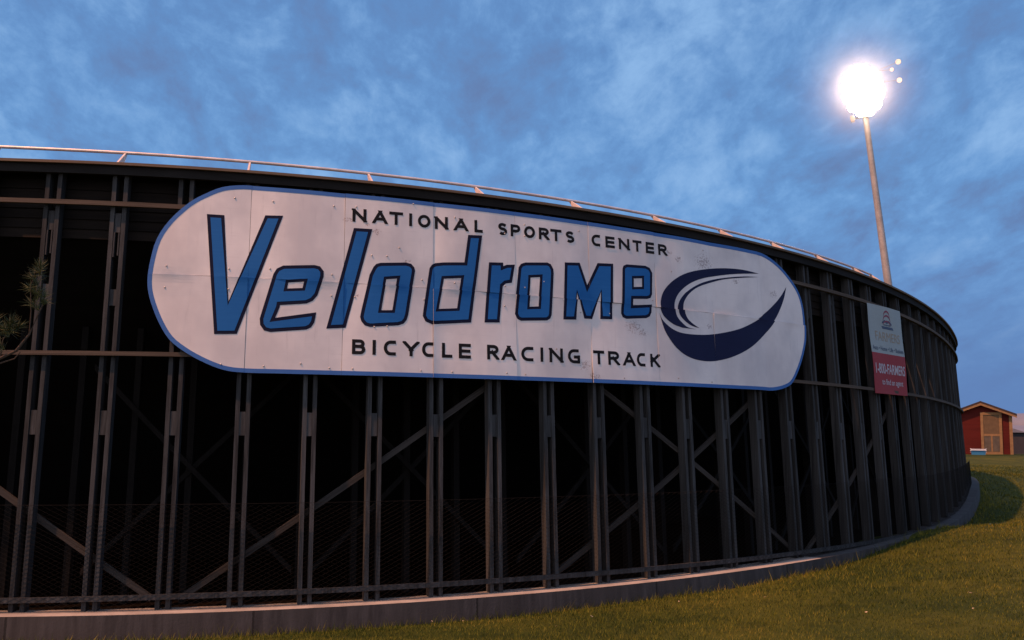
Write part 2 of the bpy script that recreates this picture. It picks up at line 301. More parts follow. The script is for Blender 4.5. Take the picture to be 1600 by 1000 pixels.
def axis(lo, hi, c0, c1, fine):
    a = list(np.arange(c0, c1, fine)); st = fine; p = c1
    while p < hi: a.append(p); st *= 1.22; p += st
    a.append(hi); st = fine; p = c0-fine
    while p > lo: a.insert(0, p); st *= 1.22; p -= st
    a.insert(0, lo); return np.array(a)
gx = axis(-700, 900, -8, 30, .4); gy = axis(-500, 1200, 4, 62, .4)
GX, GY = np.meshgrid(gx, gy, indexing='ij'); GZ = gz_(GX, GY).reshape(GX.shape); a_, b_ = GX.shape
GV = np.stack([GX, GY, GZ], -1).reshape(-1, 3); ix = np.arange(a_*b_).reshape(a_, b_)
GF = np.stack([ix[:-1, :-1], ix[1:, :-1], ix[1:, 1:], ix[:-1, 1:]], -1).reshape(-1, 4)
m, b = material('mown lawn'); M['lawn'] = m
v = coords('Object'); f0 = noise(v, .5, 4, .6); f1 = noise(v, 2.2, 5, .6); f2 = noise(v, 22, 5, .7)
c = mixc(smooth(f0, .3, .7), (.034, .050, .008), (.080, .086, .012)); c = mixc(smooth(f1, .45, .72, 0, .7), c, (.020, .030, .005)); c = mixc(smooth(f2, .5, .75, 0, .7), c, (.020, .024, .006))
Lk.new(c, b.inputs['Base Color']); b.inputs['Roughness'].default_value = .95; b.inputs['Specular IOR Level'].default_value = .1; bump(b, f2, .8, .05)
tag(mesh_obj('ground', GV, GF, M['lawn'], smooth_sh=True), kind='structure')

# bare dirt under the track
m, b = material('dirt under track'); M['dirt'] = m
f = noise(coords('Object'), 5, 5, .6); Lk.new(mixc(f, (.003, .0025, .002), (.009, .007, .005)), b.inputs['Base Color']); b.inputs['Roughness'].default_value = 1; b.inputs['Specular IOR Level'].default_value = 0
mb = MB(); oo = np.linspace(-.16, -7, 12); sa = np.arange(-8.6, 33, .5)
V = np.concatenate([W(sa, z_led(sa)-.16, o) for o in oo]); n = len(sa)
mb.add(V, [(k*n+i, k*n+i+1, (k+1)*n+i+1, (k+1)*n+i) for k in range(len(oo)-1) for i in range(n-1)])
tag(mb.build('dirt_ground', M['dirt']), kind='structure')

# ------------------------------------------------------------------ velodrome
p0 = W(5, -2.3, -2)
velo = thing('velodrome', 'curved dark timber velodrome stand on a low concrete footing', 'velodrome', tuple(p0))
mb = MB(); ribbon(mb, SA, -3.2, z_led, -.15, .25); mb.mi = [1 if 2*(len(SA)-1) <= i < 3*(len(SA)-1) and SA[i-2*(len(SA)-1)] < 11.2 else 0 for i in range(len(mb.f))]  # light and shade put into the top's colour: pale in sun, darker beyond
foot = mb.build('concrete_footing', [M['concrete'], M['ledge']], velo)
mb = MB(); ribbon(mb, SA, lambda s: z_cap(s)-.034, z_cap, -.30, .10); mb.build('cap_board', M['cap'], velo)
mb = MB(); ribbon(mb, SA, lambda s: z_cap(s)-.15, lambda s: z_cap(s)-.036, -.02, .055); mb.build('fascia_board', M['fascia'], velo)
mb = MB(); ribbon(mb, SA, lambda s: z_ug(s)-.028, lambda s: z_ug(s)+.028, .002, .06); mb.build('upper_girt', M['girt'], velo)
mb = MB(); ribbon(mb, SA, lambda s: z_lg(s)-.026, lambda s: z_lg(s)+.026, .002, .06); mb.build('lower_girt', M['girt'], velo)
mb = MB(); ribbon(mb, SA, lambda s: z_rail(s)-.058, z_rail, .002, .045); mb.build('bottom_girt', M['post'], velo)
# lapped guard siding behind the posts, between the cap and the deck edge
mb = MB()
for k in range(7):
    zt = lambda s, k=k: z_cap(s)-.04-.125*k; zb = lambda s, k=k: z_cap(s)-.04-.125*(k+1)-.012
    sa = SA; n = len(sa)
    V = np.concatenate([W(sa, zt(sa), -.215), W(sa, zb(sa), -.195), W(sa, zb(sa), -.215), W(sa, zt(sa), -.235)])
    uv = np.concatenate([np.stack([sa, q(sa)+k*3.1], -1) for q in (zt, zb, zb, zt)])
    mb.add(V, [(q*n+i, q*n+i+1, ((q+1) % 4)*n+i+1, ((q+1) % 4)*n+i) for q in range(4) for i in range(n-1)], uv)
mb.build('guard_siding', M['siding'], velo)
# banked deck seen from below
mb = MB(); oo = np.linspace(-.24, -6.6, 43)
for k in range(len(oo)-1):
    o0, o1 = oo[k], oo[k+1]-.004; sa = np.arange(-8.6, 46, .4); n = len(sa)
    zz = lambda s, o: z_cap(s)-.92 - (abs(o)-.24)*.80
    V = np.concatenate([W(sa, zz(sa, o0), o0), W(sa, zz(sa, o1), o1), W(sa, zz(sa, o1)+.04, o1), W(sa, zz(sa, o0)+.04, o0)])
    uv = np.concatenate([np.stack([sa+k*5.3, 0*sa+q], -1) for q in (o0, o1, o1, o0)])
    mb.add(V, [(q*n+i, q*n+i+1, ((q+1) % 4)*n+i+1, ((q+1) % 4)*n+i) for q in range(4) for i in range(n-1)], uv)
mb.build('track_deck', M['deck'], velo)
# paired posts with splice blocks
for k in range(-10, 37):
    s = k*.8
    if s > 27: break
    j = [random.uniform(-.009, .009) for _ in range(4)]; hw = .025
    zb, ztp = float(z_led(s))+.002, float(z_cap(s))-.10
    mb = MB()
    for sg, (ja, jb) in ((-1, j[:2]), (1, j[2:])):
        c0, c1 = s+sg*.064+ja, s+sg*.064+jb
        a = [(c0-hw, zb), (c0+hw, zb), (c1+hw, ztp), (c1-hw, ztp)]
        q = np.array([(u, zz, o) for o in (0., -.14) for (u, zz) in a]); q[:, 2] += random.uniform(-.004, 0)
        mb.add(W(q[:, 0], q[:, 1], q[:, 2]), [(0,1,2,3),(7,6,5,4),(0,4,5,1),(1,5,6,2),(2,6,7,3),(3,7,4,0)])
    post = mb.build('post', M['post'], velo)
    for zc, hh, o in ((.279 + .0035*s - .0003*s*s - .263 + random.uniform(-.006, .006), .143, -.012), (2.47-.012*s+random.uniform(-.01, .01), .12, -.02), (1.55+random.uniform(-.04, .04), .10, -.03)):
        mb = MB(); sbox(mb, s-.036, s+.036, zc-hh, zc+hh, o-.09, o); mb.build('splice_block', M['post'], post)
    mb = MB(); sbox(mb, s-.035, s-.020, 2.03-.012*s, 2.34-.012*s, -.10, -.006); sbox(mb, s+.018, s+.034, 2.05-.012*s, 2.34-.012*s, -.10, -.006); mb.build('packing_strip', M['post'], post)
    if s < 20:
        mb = MB(); zt = float(z_cap(s))-.95-1.2*.8
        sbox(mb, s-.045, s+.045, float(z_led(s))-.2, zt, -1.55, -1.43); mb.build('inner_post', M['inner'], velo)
# cross braces on the second row of posts
for k in range(6):
    for up_ in (0, 1):
        s0 = .2+3.2*k; za, zb2 = (-1.9, .75) if up_ else (.75, -1.9); ss = np.linspace(s0, s0+2.9, 8); zz = np.linspace(za, zb2, 8); o_ = -1.36-.05*up_
        V = np.concatenate([W(ss, zz+.045, o_), W(ss, zz-.045, o_), W(ss, zz-.045, o_-.035), W(ss, zz+.045, o_-.035)]); n = 8
        mb = MB(); mb.add(V, [(q*n+i, q*n+i+1, ((q+1) % 4)*n+i+1, ((q+1) % 4)*n+i) for q in range(4) for i in range(n-1)]); mb.build('inner_brace', M['inner'], velo)
# boarding added along the far bend to block light between the posts
mb = MB(); ribbon(mb, np.arange(18.1, 46, .3), -2.2, lambda s: z_cap(s)-.1, -.19, -.16); mb.build('light_block_cladding', M['siding'], velo)
# diagonal braces behind the posts
for (sa0, za0, sa1, za1) in ((-1.5, -.02, 1.45, -2.03), (1.78, -2.02, 5.72, .66), (7.1, .72, 11.5, -2.05), (6.35, -2.02, 10.6, .58), (11.5, -2.0, 15.7, .70)):
    n = 14; ss = np.linspace(sa0, sa1, n); zz = np.linspace(za0, za1, n); d = np.array([sa1-sa0, za1-za0]); d /= np.linalg.norm(d); nx, nz = -d[1]*.036, d[0]*.036
    V = np.concatenate([W(ss+nx, zz+nz, -.145), W(ss-nx, zz-nz, -.145), W(ss-nx, zz-nz, -.18), W(ss+nx, zz+nz, -.18)])
    uv = np.concatenate([np.stack([ss, zz*.12+q], -1) for q in (.05, -.05, .2, .3)])
    mb = MB(); mb.add(V, [(q*n+i, q*n+i+1, ((q+1) % 4)*n+i+1, ((q+1) % 4)*n+i) for q in range(4) for i in range(n-1)] + [(0, n, 2*n, 3*n), (n-1, 4*n-1, 3*n-1, 2*n-1)], uv)
    mb.build('brace', M['brace'], velo)
# hand rail with leaning brackets
zr = lambda s: 3.452 - .0215*np.asarray(s, float)
sa = np.arange(-8.6, 15.7, .2)
mb = MB(); mb.tube(list(W(sa, zr(sa), -.35)), .021, 8); hr = mb.build('hand_rail', M['rail'], velo, smooth_sh=True)
for s in (-7.2, -5.6, -4.0, -2.43, -.86, .74, 2.34, 3.93, 5.49, 7.06, 8.62, 10.13, 11.55, 13.05, 14.65, 15.6):
    zc, zt = float(z_cap(s)), float(zr(s)); mb = MB()
    q = np.array([(s+e, zz, o) for e in (-.012, .012) for (zz, o) in ((zc, .02), (zc, -.20), (zt-.012, -.385), (zt-.012, -.325))])
    mb.add(W(q[:, 0], q[:, 1], q[:, 2]), [(0,1,2,3),(7,6,5,4),(0,4,5,1),(1,5,6,2),(2,6,7,3),(3,7,4,0)]); mb.build('rail_bracket', M['bracket'], hr)

# ------------------------------------------------------------------ chain-link fence over the lower part of the posts
p1 = W(6, -2.1, .09)
fence = thing('chain_link_fence', 'grey chain link mesh fence standing on the concrete footing before the timber posts', 'fence', tuple(p1))
pit = .052; sa = np.arange(-8.4, 24, pit); tops = -.945 + .0075*np.clip(sa, 0, 14) + np.maximum(sa-17, 0)*.02
VV = []; FF = []; nlev = 48
for i, (s, zt) in enumerate(zip(sa, tops)):
    zb = float(z_led(s))+.01; nl = max(6, int((zt-zb)/(pit/2))); zz = zt - np.arange(nl+1)*(pit/2); ev = np.arange(nl+1) % 2
    side = 1 if i % 2 == 0 else -1
    ss = s + side*np.where(ev == 0, -pit/2, pit/2)*.96
    w_ = .0017; base = sum(len(x) for x in VV)
    A = W(ss-w_, zz, .072); B = W(ss+w_, zz, .072); D = W(ss, zz, .076); k = nl+1
    VV.append(np.concatenate([A, B, D]))
    for q in range(nl):
        FF += [(base+q, base+k+q, base+k+q+1, base+q+1), (base+k+q, base+2*k+q, base+2*k+q+1, base+k+q+1), (base+2*k+q, base+q, base+q+1, base+2*k+q+1)]
mesh_obj('mesh', np.concatenate(VV), FF, M['wire'], fence)
mb = MB(); mb.tube(list(W(sa[::4], tops[::4]+.004, .078)), .0018, 5); mb.build('tension_wire', M['wire'], fence)

# ------------------------------------------------------------------ the painted sign
SEAMS = [1.22, 2.40, 3.566, 4.728, 5.892, 7.05, 8.215, 9.362, 10.525, 11.705]
ZM = lambda s: 1.818 - .006*s
S0, S1, Z0, Z1 = 1.226, 11.698, .634, 2.95
def outline():
    r = (Z1-Z0)/2; P_ = []
    pt = [(1.224,1.78),(1.243,1.989),(1.302,2.251),(1.44,2.49),(1.654,2.715),(1.838,2.838),(2.048,2.94),(2.294,2.979)]
    for s in np.arange(2.5, 10.4, .25): pt.append((s, 2.979-.0165*(s-2.3)))
    pt += [(10.596,2.835),(10.924,2.742),(11.225,2.585),(11.526,2.338),(11.66,2.095),(11.70,1.795),(11.695,1.6),(11.647,1.42),(11.48,1.12),(11.218,.80),(10.991,.69),(10.679,.634)]
    for s in np.arange(10.4, 2.6, -.25): pt.append((s, .634))
    pt += [(2.5,.634),(2.272,.644),(2.093,.683),(1.882,.771),(1.685,.882),(1.515,1.018),(1.386,1.216),(1.284,1.447),(1.235,1.62)]
    return pt
def catmull(p, n=4, sharp=()):
    out = []; k = len(p)
    for i in range(k):
        p0, p1, p2, p3 = (np.array(p[(i+j) % k]) for j in (-1, 0, 1, 2))
        if i in sharp: p0 = p1
        if (i+1) % k in sharp: p3 = p2
        for t in np.linspace(0, 1, n, endpoint=False): out.append(tuple(.5*(2*p1 + (p2-p0)*t + (2*p0-5*p1+4*p2-p3)*t*t + (3*p1-p0-3*p2+p3)*t**3)))
    return out
OUT = catmull(outline(), 3)[::-1]
def area(p): return .5*sum(p[i][0]*p[(i+1) % len(p)][1]-p[(i+1) % len(p)][0]*p[i][1] for i in range(len(p)))
def ccw(p): return list(p) if area(p) > 0 else list(p)[::-1]
def inset(p, d):
    """move a polygon's sides inward (ccw: to its left) by d"""
    p = ccw(p); n = len(p); out = []
    for i in range(n):
        a, q, c = np.array(p[i-1]), np.array(p[i]), np.array(p[(i+1) % n])
        e0 = (q-a)/np.linalg.norm(q-a); e1 = (c-q)/np.linalg.norm(c-q)
        n0 = np.array([-e0[1], e0[0]]); n1 = np.array([-e1[1], e1[0]]); mm = n0+n1; l = max(.35, mm @ mm/2)
        out.append(tuple(q + d*mm/l*1.0))
    return out
def clip(p, ax, v, keep_lo):
    out = []; n = len(p)
    f = lambda q: (v(q) - q[ax]) if keep_lo else (q[ax] - v(q))
    for i in range(n):
        a, c = p[i], p[(i+1) % n]; fa, fc = f(a), f(c)
        if fa >= 0: out.append(a)
        if (fa >= 0) != (fc >= 0):
            t = fa/(fa-fc); out.append((a[0]+(c[0]-a[0])*t, a[1]+(c[1]-a[1])*t))
    return out
def rnd(a): return random.uniform(-a, a)
WARP = {}
for c_ in range(9):
    for r_ in range(2):
        WARP[c_, r_] = dict(a=random.uniform(.005, .016), tu=rnd(.011), tv=rnd(.018), b=rnd(.016), ph=rnd(3), l=0.)
for c_, r_, l in ((3, 1, .030), (4, 1, .010), (5, 1, .042), (7, 1, .008), (3, 0, -.012), (5, 0, .010), (4, 0, .006), (2, 0, .004)): WARP[c_, r_]['l'] = l
def cell(s, z):
    c_ = int(np.clip(np.searchsorted(SEAMS, s)-1, 0, 8)); return c_, (0 if z > ZM(s) else 1)
def warp(s, z, cr):
    p = WARP[cr]; u = (s-SEAMS[cr[0]])/(SEAMS[cr[0]+1]-SEAMS[cr[0]]); zm = ZM(s); v = (z-zm)/(Z1-zm) if cr[1] == 0 else (z-Z0)/(zm-Z0)
    d = p['a']*math.sin(math.pi*np.clip(u, 0, 1)) + p['tu']*(u-.5) + p['tv']*(v-.5) + p['b']*math.sin(5*u+p['ph'])*math.sin(3*v+p['ph'])*.6
    d += p['l']*math.exp(-max(u, 0)/.10)*(.55+.45*math.sin(2.2*v+p['ph']))
    edge = (v if cr[1] == 0 else 1-v)
    d += .015*math.exp(-max(edge, 0)/.06)*(math.sin(7*s+1.3*cr[1]*3)*.6 + (.5 if cr[1] else -.3))
    return max(d, -.016)
SIGN_O = .088
def cut(bm, step_s=.146, step_z=.12):
    def bis(co, no):
        bmesh.ops.bisect_plane(bm, geom=bm.verts[:]+bm.edges[:]+bm.faces[:], plane_co=co, plane_no=no, dist=1e-5)
    xs = [v.co.x for v in bm.verts]; ys = [v.co.y for v in bm.verts]
    if not xs: return
    lo, hi = min(xs), max(xs); ss = []
    for i in range(9): ss += list(np.linspace(SEAMS[i], SEAMS[i+1], 9)[:-1]) + [SEAMS[i]+e for e in (.015, .035, .06, .09, .19)]
    for s in ss:
        if lo < s < hi: bis((s, 0, 0), (1, 0, 0))
    for z in np.arange(.70, 3, step_z):
        if min(ys) < z < max(ys) and abs(z-1.78) > .14: bis((0, z, 0), (0, 1, 0))
    if min(ys) < ZM(lo) + .05 and max(ys) > ZM(hi)-.05: [bis((0, ZM(0)+e, 0), (.006, 1, 0)) for e in (0, .014, .032, .06, .10, -.014, -.032, -.06, -.10)]
def flat(polys):
    """polys = [(outer, [holes])] in (s, z) -> bmesh cut to the sheets' grid"""
    bm = bmesh.new()
    for outer, holes in polys:
        loops = [[Vector((x, y, 0)) for x, y in l] for l in [outer]+list(holes)]; allv = [p for l in loops for p in l]
        vs = [bm.verts.new(p) for p in allv]
        for t in tessellate_polygon(loops):
            a, b2, c = (allv[i] for i in t); ar = (b2-a).cross(c-a).z
            if abs(ar) < 1e-9: continue
            try: bm.faces.new([vs[i] for i in (t if ar > 0 else t[::-1])])
            except ValueError: pass
    cut(bm); return bm
def onto_sign(mb, bm, lift, mi=0):
    for f in bm.faces:
        c = f.calc_center_median(); cr = cell(c.x, c.y)
        co = np.array([(v.co.x, v.co.y) for v in f.verts]); o = [SIGN_O + warp(s, z, cr) + lift for s, z in co]
        mb.add(W(co[:, 0], co[:, 1], o), [tuple(range(len(co)))], co, mi)
    bm.free()
ps = W(6.4, .63, .09)
sign = thing('track_sign', 'long white rounded sign with blue Velodrome lettering on the timber wall', 'sign', tuple(ps))
for c_ in range(9):
    for r_ in range(2):
        g = .0022
        p = clip(clip(OUT, 0, lambda q: SEAMS[c_]+g if c_ else -9, False), 0, lambda q: SEAMS[c_+1]-g if c_ < 8 else 99, True)
        p = clip(p, 1, (lambda q: ZM(q[0])+g), False) if r_ == 0 else clip(p, 1, (lambda q: ZM(q[0])-g), True)
        if len(p) < 3: continue
        bm = bmesh.new(); bm.faces.new([bm.verts.new((x, y, 0)) for x, y in ccw(p)]); cut(bm)
        bm.verts.ensure_lookup_table(); bm.verts.index_update(); n = len(bm.verts)
        co = np.array([(v.co.x, v.co.y) for v in bm.verts]); o = np.array([SIGN_O + warp(s, z, (c_, r_)) for s, z in co])
        V = np.concatenate([W(co[:, 0], co[:, 1], o), W(co[:, 0], co[:, 1], o-.012)])
        F = [[v.index for v in f.verts] for f in bm.faces]; F2 = [[i+n for i in f][::-1] for f in F]
        ed = [(l.vert.index, l.link_loop_next.vert.index) for e in bm.edges if len(e.link_faces) == 1 for l in e.link_loops]
        F3 = [(b2, a, a+n, b2+n) for a, b2 in ed]; bm.free()
        mesh_obj('panel', V, F+F2+F3, M['signwhite'], sign, uvs=np.concatenate([co, co]))
# blue border band
mb = MB(); inn = inset(OUT, .052); on = ccw(OUT); bm = bmesh.new(); n = len(on)
va = [bm.verts.new((x, y, 0)) for x, y in on]; vb = [bm.verts.new((x, y, 0)) for x, y in inn]
for i in range(n): bm.faces.new([va[i], va[(i+1) % n], vb[(i+1) % n], vb[i]])
cut(bm); onto_sign(mb, bm, .002); mb.build('border', M['border'], sign)
# headline: navy letters with a blue core
def chaikin(p, k, keep):
    return p
for ch, outer, holes in HEADLINE:
    mb = MB(); outer = ccw(outer); holes = [holes] if holes else []; hl = [ccw(h)[::-1] for h in holes]
    onto_sign(mb, flat([(outer, hl)]), .003, 0)
    d = .043 if ch != 'V' else .040
    ci = inset(outer, d); ho = [inset(h, -.036)[::-1] for h in holes]
    onto_sign(mb, flat([(ci, ho)]), .0055, 1)
    mb.build('headline_letter', [M['navy'], M['blue']], sign)
# stroke letters for the two captions
def arc(cx, cy, rx, ry, a0, a1, n=10): return [(cx+rx*math.cos(R(a0+(a1-a0)*i/n)), cy+ry*math.sin(R(a0+(a1-a0)*i/n))) for i in range(n+1)]
GL = {'N': [[(0,0),(0,1)], [(1,0),(1,1)], [(0,1),(1,0)]], 'A': [[(0,0),(.5,1)], [(1,0),(.5,1)], [(.22,.3),(.78,.3)]], 'T': [[(0,1),(1,1)], [(.5,0),(.5,1)]], 'I': [[(.5,0),(.5,1)]],
      'O': [arc(.5,.5,.5,.5,0,360,24)], 'L': [[(0,1),(0,0)], [(0,0),(1,0)]], 'E': [[(0,0),(0,1)], [(0,1),(1,1)], [(0,.5),(.95,.5)], [(0,0),(1,0)]],
      'S': [[(.97,.86)]+arc(.5,.76,.47,.24,40,270,9)[0:]+arc(.5,.26,.5,.26,90,-140,9)],
      'P': [[(0,0),(0,1)], [(0,1)]+arc(.6,.72,.4,.28,90,-90,8)+[(0,.44)]], 'R': [[(0,0),(0,1)], [(0,1)]+arc(.6,.74,.4,.26,90,-90,8)+[(0,.48)], [(.5,.46),(1,0)]],
      'C': [[(1,1)]+arc(.5,.5,.5,.5,90,270,12)+[(1,0)]], 'G': [[(1,1)]+arc(.5,.5,.5,.5,90,270,12)+[(1,0)], [(1,0),(1,.46)], [(.62,.43),(1,.43)]],
      'B': [[(0,0),(0,1)], [(0,1)]+arc(.62,.77,.3,.23,90,-90,6)+[(0,.54)], [(0,.54)]+arc(.64,.27,.36,.27,90,-90,6)+[(0,0)]],
      'Y': [[(0,1),(.5,.45)], [(1,1),(.5,.45)], [(.5,0),(.5,.5)]], 'K': [[(0,0),(0,1)], [(.08,.40),(1,1)], [(.3,.6),(1,0)]]}
def caption(name, rows, wt):
    for ch, s0, s1, z0, z1 in rows:
        mb = MB(); h = wt/2; a0, a1, b0, b1 = s0+h, s1-h, z0+h, z1-h
        if a1 < a0: a0 = a1 = (s0+s1)/2
        for kx, st in enumerate(GL[ch]):
            p = np.array([(a0+(a1-a0)*x, b0+(b1-b0)*y) for x, y in st]); closed = np.allclose(p[0], p[-1]) and len(p) > 3
            dg = p[1:]-p[:-1]; kp = np.linalg.norm(dg, axis=1) > 1e-6; p = np.concatenate([p[:1], p[1:][kp]]); dg = p[1:]-p[:-1]; dg /= np.linalg.norm(dg, axis=1)[:, None]
            nn = np.stack([-dg[:, 1], dg[:, 0]], -1); vn = np.zeros_like(p)
            for i in range(len(p)):
                n0 = nn[i-1] if i > 0 else (nn[-1] if closed else nn[0]); n1 = nn[i] if i < len(nn) else (nn[0] if closed else nn[-1])
                q = n0+n1; vn[i] = q/max(.5, (q @ q)/2)
            if not closed:
                diag = abs(dg[0][0]) > .1 and abs(dg[0][1]) > .1 and len(p) == 2
                e = h*(1.6 if diag else 1.0)
                if len(p) == 2 or ch in 'PRB':
                    p[0] -= dg[0]*e; p[-1] += dg[-1]*e
            L_, R_ = p+vn*h, p-vn*h; bm = bmesh.new()
            if len(p) == 2 and diag:
                poly = [tuple(R_[0]), tuple(R_[1]), tuple(L_[1]), tuple(L_[0])]
                poly = clip(clip(poly, 1, lambda q: z0, False), 1, lambda q: z1, True); poly = clip(clip(poly, 0, lambda q: s0-.012, False), 0, lambda q: s1+.012, True)
                bm.faces.new([bm.verts.new((x, y, 0)) for x, y in ccw(poly)])
            else:
                vl = [bm.verts.new((*q, 0)) for q in L_]; vr = [bm.verts.new((*q, 0)) for q in R_]
                for i in range(len(p)-1): bm.faces.new([vr[i], vr[i+1], vl[i+1], vl[i]])
            cut(bm); onto_sign(mb, bm, .003+.0005*kx)
        mb.build('caption_letter', M['black'], sign)
caption('upper_caption', TOPTEXT, .040); caption('lower_caption', BOTTEXT, .042)
mb = MB()
for p, tips in zip(SWOOSH, ((0, 13), (0, 12), (0, 12))): onto_sign(mb, flat([(ccw(catmull(p, 4, tips)), [])]), .003)
mb.build('swoosh_emblem', M['swoosh'], sign)
# bolt heads
for s, z in BOLTS:
    cr = cell(s, z); o = SIGN_O + warp(s, z, cr); mb = MB(); n = 8; ring = []
    for rr, oo_ in ((.012, .003), (.009, .007), (.004, .009)): ring += [(s+rr*math.cos(2*math.pi*i/n), z+rr*math.sin(2*math.pi*i/n), o+oo_) for i in range(n)]
    q = np.array(ring); mb.add(W(q[:, 0], q[:, 1], q[:, 2]), [(k*n+i, k*n+(i+1) % n, (k+1)*n+(i+1) % n, (k+1)*n+i) for k in range(2) for i in range(n)] + [tuple(2*n+i for i in range(n))]); mb.build('bolt', M['bolt'], sign, smooth_sh=True)

# ------------------------------------------------------------------ insurance banner further along
B0, B1, BZ0, BZ1, BM = 14.095, 15.81, .705, 2.365, 1.462
bo = lambda s, z: .075 + .010*math.sin(3.1*s+2*z) + .006*math.sin(6*z)
banner = thing('sponsor_banner', 'tall white and red insurance banner hung beyond the long sign', 'banner', tuple(W(14.95, .7, .08)))
mb = MB(); ns, nz = 15, 24; ss = np.linspace(B0, B1, ns); zz = np.concatenate([np.linspace(BZ0, BM, 12), np.linspace(BM, BZ1, 13)[1:]])
g = np.array([(s, z) for z in zz for s in ss]); oo_ = np.array([bo(s, z) for s, z in g]); k = len(g)
F = [(j*ns+i, j*ns+i+1, (j+1)*ns+i+1, (j+1)*ns+i) for j in range(len(zz)-1) for i in range(ns-1)]
mi = [0 if (j < 11) else 1 for j in range(len(zz)-1) for i in range(ns-1)]
mb.add(np.concatenate([W(g[:, 0], g[:, 1], oo_), W(g[:, 0], g[:, 1], oo_-.004)]), F+[tuple(x+k for x in f)[::-1] for f in F], np.concatenate([g, g])); mb.mi = mi+mi
mb.build('banner_sheet', [M['bannerred'], M['bannerwhite']], banner)
def on_banner(bm, mb, lift=.003, mi=0):
    for s in np.arange(B0, B1, .12): bmesh.ops.bisect_plane(bm, geom=bm.verts[:]+bm.edges[:]+bm.faces[:], plane_co=(s, 0, 0), plane_no=(1, 0, 0), dist=1e-6)
    for f in bm.faces:
        co = np.array([(v.co.x, v.co.y) for v in f.verts]); o = [bo(s, z)+lift for s, z in co]; mb.add(W(co[:, 0], co[:, 1], o), [tuple(range(len(co)))], co, mi)
    bm.free()
def text(body, s0, s1, z0, z1, bold=0.):
    cu = bpy.data.curves.new('t', 'FONT'); cu.body = body; cu.offset = bold; to = bpy.data.objects.new('t', cu); C.objects.link(to)
    bpy.context.view_layer.update(); me = to.evaluated_get(bpy.context.evaluated_depsgraph_get()).to_mesh(); bm = bmesh.new(); bm.from_mesh(me)
    bpy.data.objects.remove(to); bpy.data.curves.remove(cu)
    x = [v.co.x for v in bm.verts]; y = [v.co.y for v in bm.verts]; a0, a1, b0, b1 = min(x), max(x), min(y), max(y)
    for v in bm.verts: v.co = ((v.co.x-a0)/(a1-a0)*(s1-s0)+s0, (v.co.y-b0)/(b1-b0)*(z1-z0)+z0, 0)
    bmesh.ops.recalc_face_normals(bm, faces=bm.faces[:])
    return bm
for nm, body, s0, s1, z0, z1, bold, mt in (('name_line', 'FARMERS', 14.38, 15.62, 1.70, 1.875, 0, 'gold'), ('service_line', 'Auto \u2022 Home \u2022 Life \u2022 Business', 14.17, 15.75, 1.515, 1.60, .01, 'bluetext'),
                                   ('phone_line', '1-800-FARMERS', 14.20, 15.73, 1.08, 1.27, .02, 'bannertext'), ('agent_line', 'to find an agent', 14.47, 15.60, .845, .985, .012, 'bannertext')):
    mb = MB(); on_banner(text(body, s0, s1, z0, z1, bold), mb); mb.build(nm, M[mt], banner)
mb = MB(); cx, cz = 14.97, 2.02
def pol(pts, lift=.003, mi=0):
    bm = bmesh.new(); bm.faces.new([bm.verts.new((cx+x*.36, cz+y*.27, 0)) for x, y in ccw(pts)]); on_banner(bm, mb, lift, mi)
def band(a, wt, lift=.003, mi=0):
    for i in range(len(a)-1): pol([a[i], a[i+1], (a[i+1][0], a[i+1][1]-wt), (a[i][0], a[i][1]-wt)], lift, mi)
band(arc(0, .62, .42, .42, 0, 180, 10), .13, .003, 1); band(arc(0, .28, .5, .45, 0, 180, 10), .12, .004, 1); band(arc(0, .02, .5, .3, 0, 180, 8), .10, .005, 1)
band([(-.62, .18), (-.3, .34), (0, .22), (.3, .34), (.66, .14)], .14, .0035, 0); pol([(-.72, -.12), (.78, -.12), (.92, -.30), (-.62, -.30)], .0032, 0); pol([(-.42, -.04), (.5, -.04), (.5, .02), (-.42, .02)], .0058, 0)
mb.build('emblem', [M['bluetext'], M['emblemred']], banner)

# ------------------------------------------------------------------ floodlight mast inside the track
def ray(px, py, Y):
    return None
pb, pt_ = np.array((18.49, 48.4, 7.28)), np.array((17.62, 48.4, 15.63)); ax = (pt_-pb)/np.linalg.norm(pt_-pb); base = pb - ax*((pb[2]+2.3)/ax[2])
mast = thing('floodlight_mast', 'tall pale steel floodlight mast with a glaring lamp cluster above the velodrome', 'floodlight', tuple(base))
L_ = np.linalg.norm(pt_-base); tp = pt_ + ax*2.4
mb = MB(); mb.tube([base, base+ax*L_*.55, base+ax*L_, tp], [.235, .185, .135, .11], 16); mb.build('pole', M['steel'], mast, smooth_sh=True)
m, b = material('burning lamp'); M['lamp'] = m
b.inputs['Base Color'].default_value = (1, .9, .8, 1); b.inputs['Emission Color'].default_value = (1, .80, .62, 1); b.inputs['Emission Strength'].default_value = 120
m, b = material('dim lamp'); M['lampdim'] = m
b.inputs['Base Color'].default_value = (1, .9, .8, 1); b.inputs['Emission Color'].default_value = (1, .66, .40, 1); b.inputs['Emission Strength'].default_value = .5
right = np.array((.936, -.35, 0.)); to = np.array((-.33, -.90, -.28)); to /= np.linalg.norm(to)
for h, hx in ((.55, .75), (1.15, .95), (1.75, .95), (2.35, .70)):
    mb = MB(); mb.tube([pt_+ax*h-right*hx, pt_+ax*h+right*hx], .045, 8); mb.build('cross_arm', M['steel'], mast)
spots = [(.02, 1.42, 0)] + [(.40*math.cos(R(60*i+30))+.02, 1.42+.56*math.sin(R(60*i+30)), 1) for i in range(6)] + [(.72*math.cos(R(30*i+15))+.02, 1.42+1.06*math.sin(R(30*i+15)), i % 2) for i in range(12)]
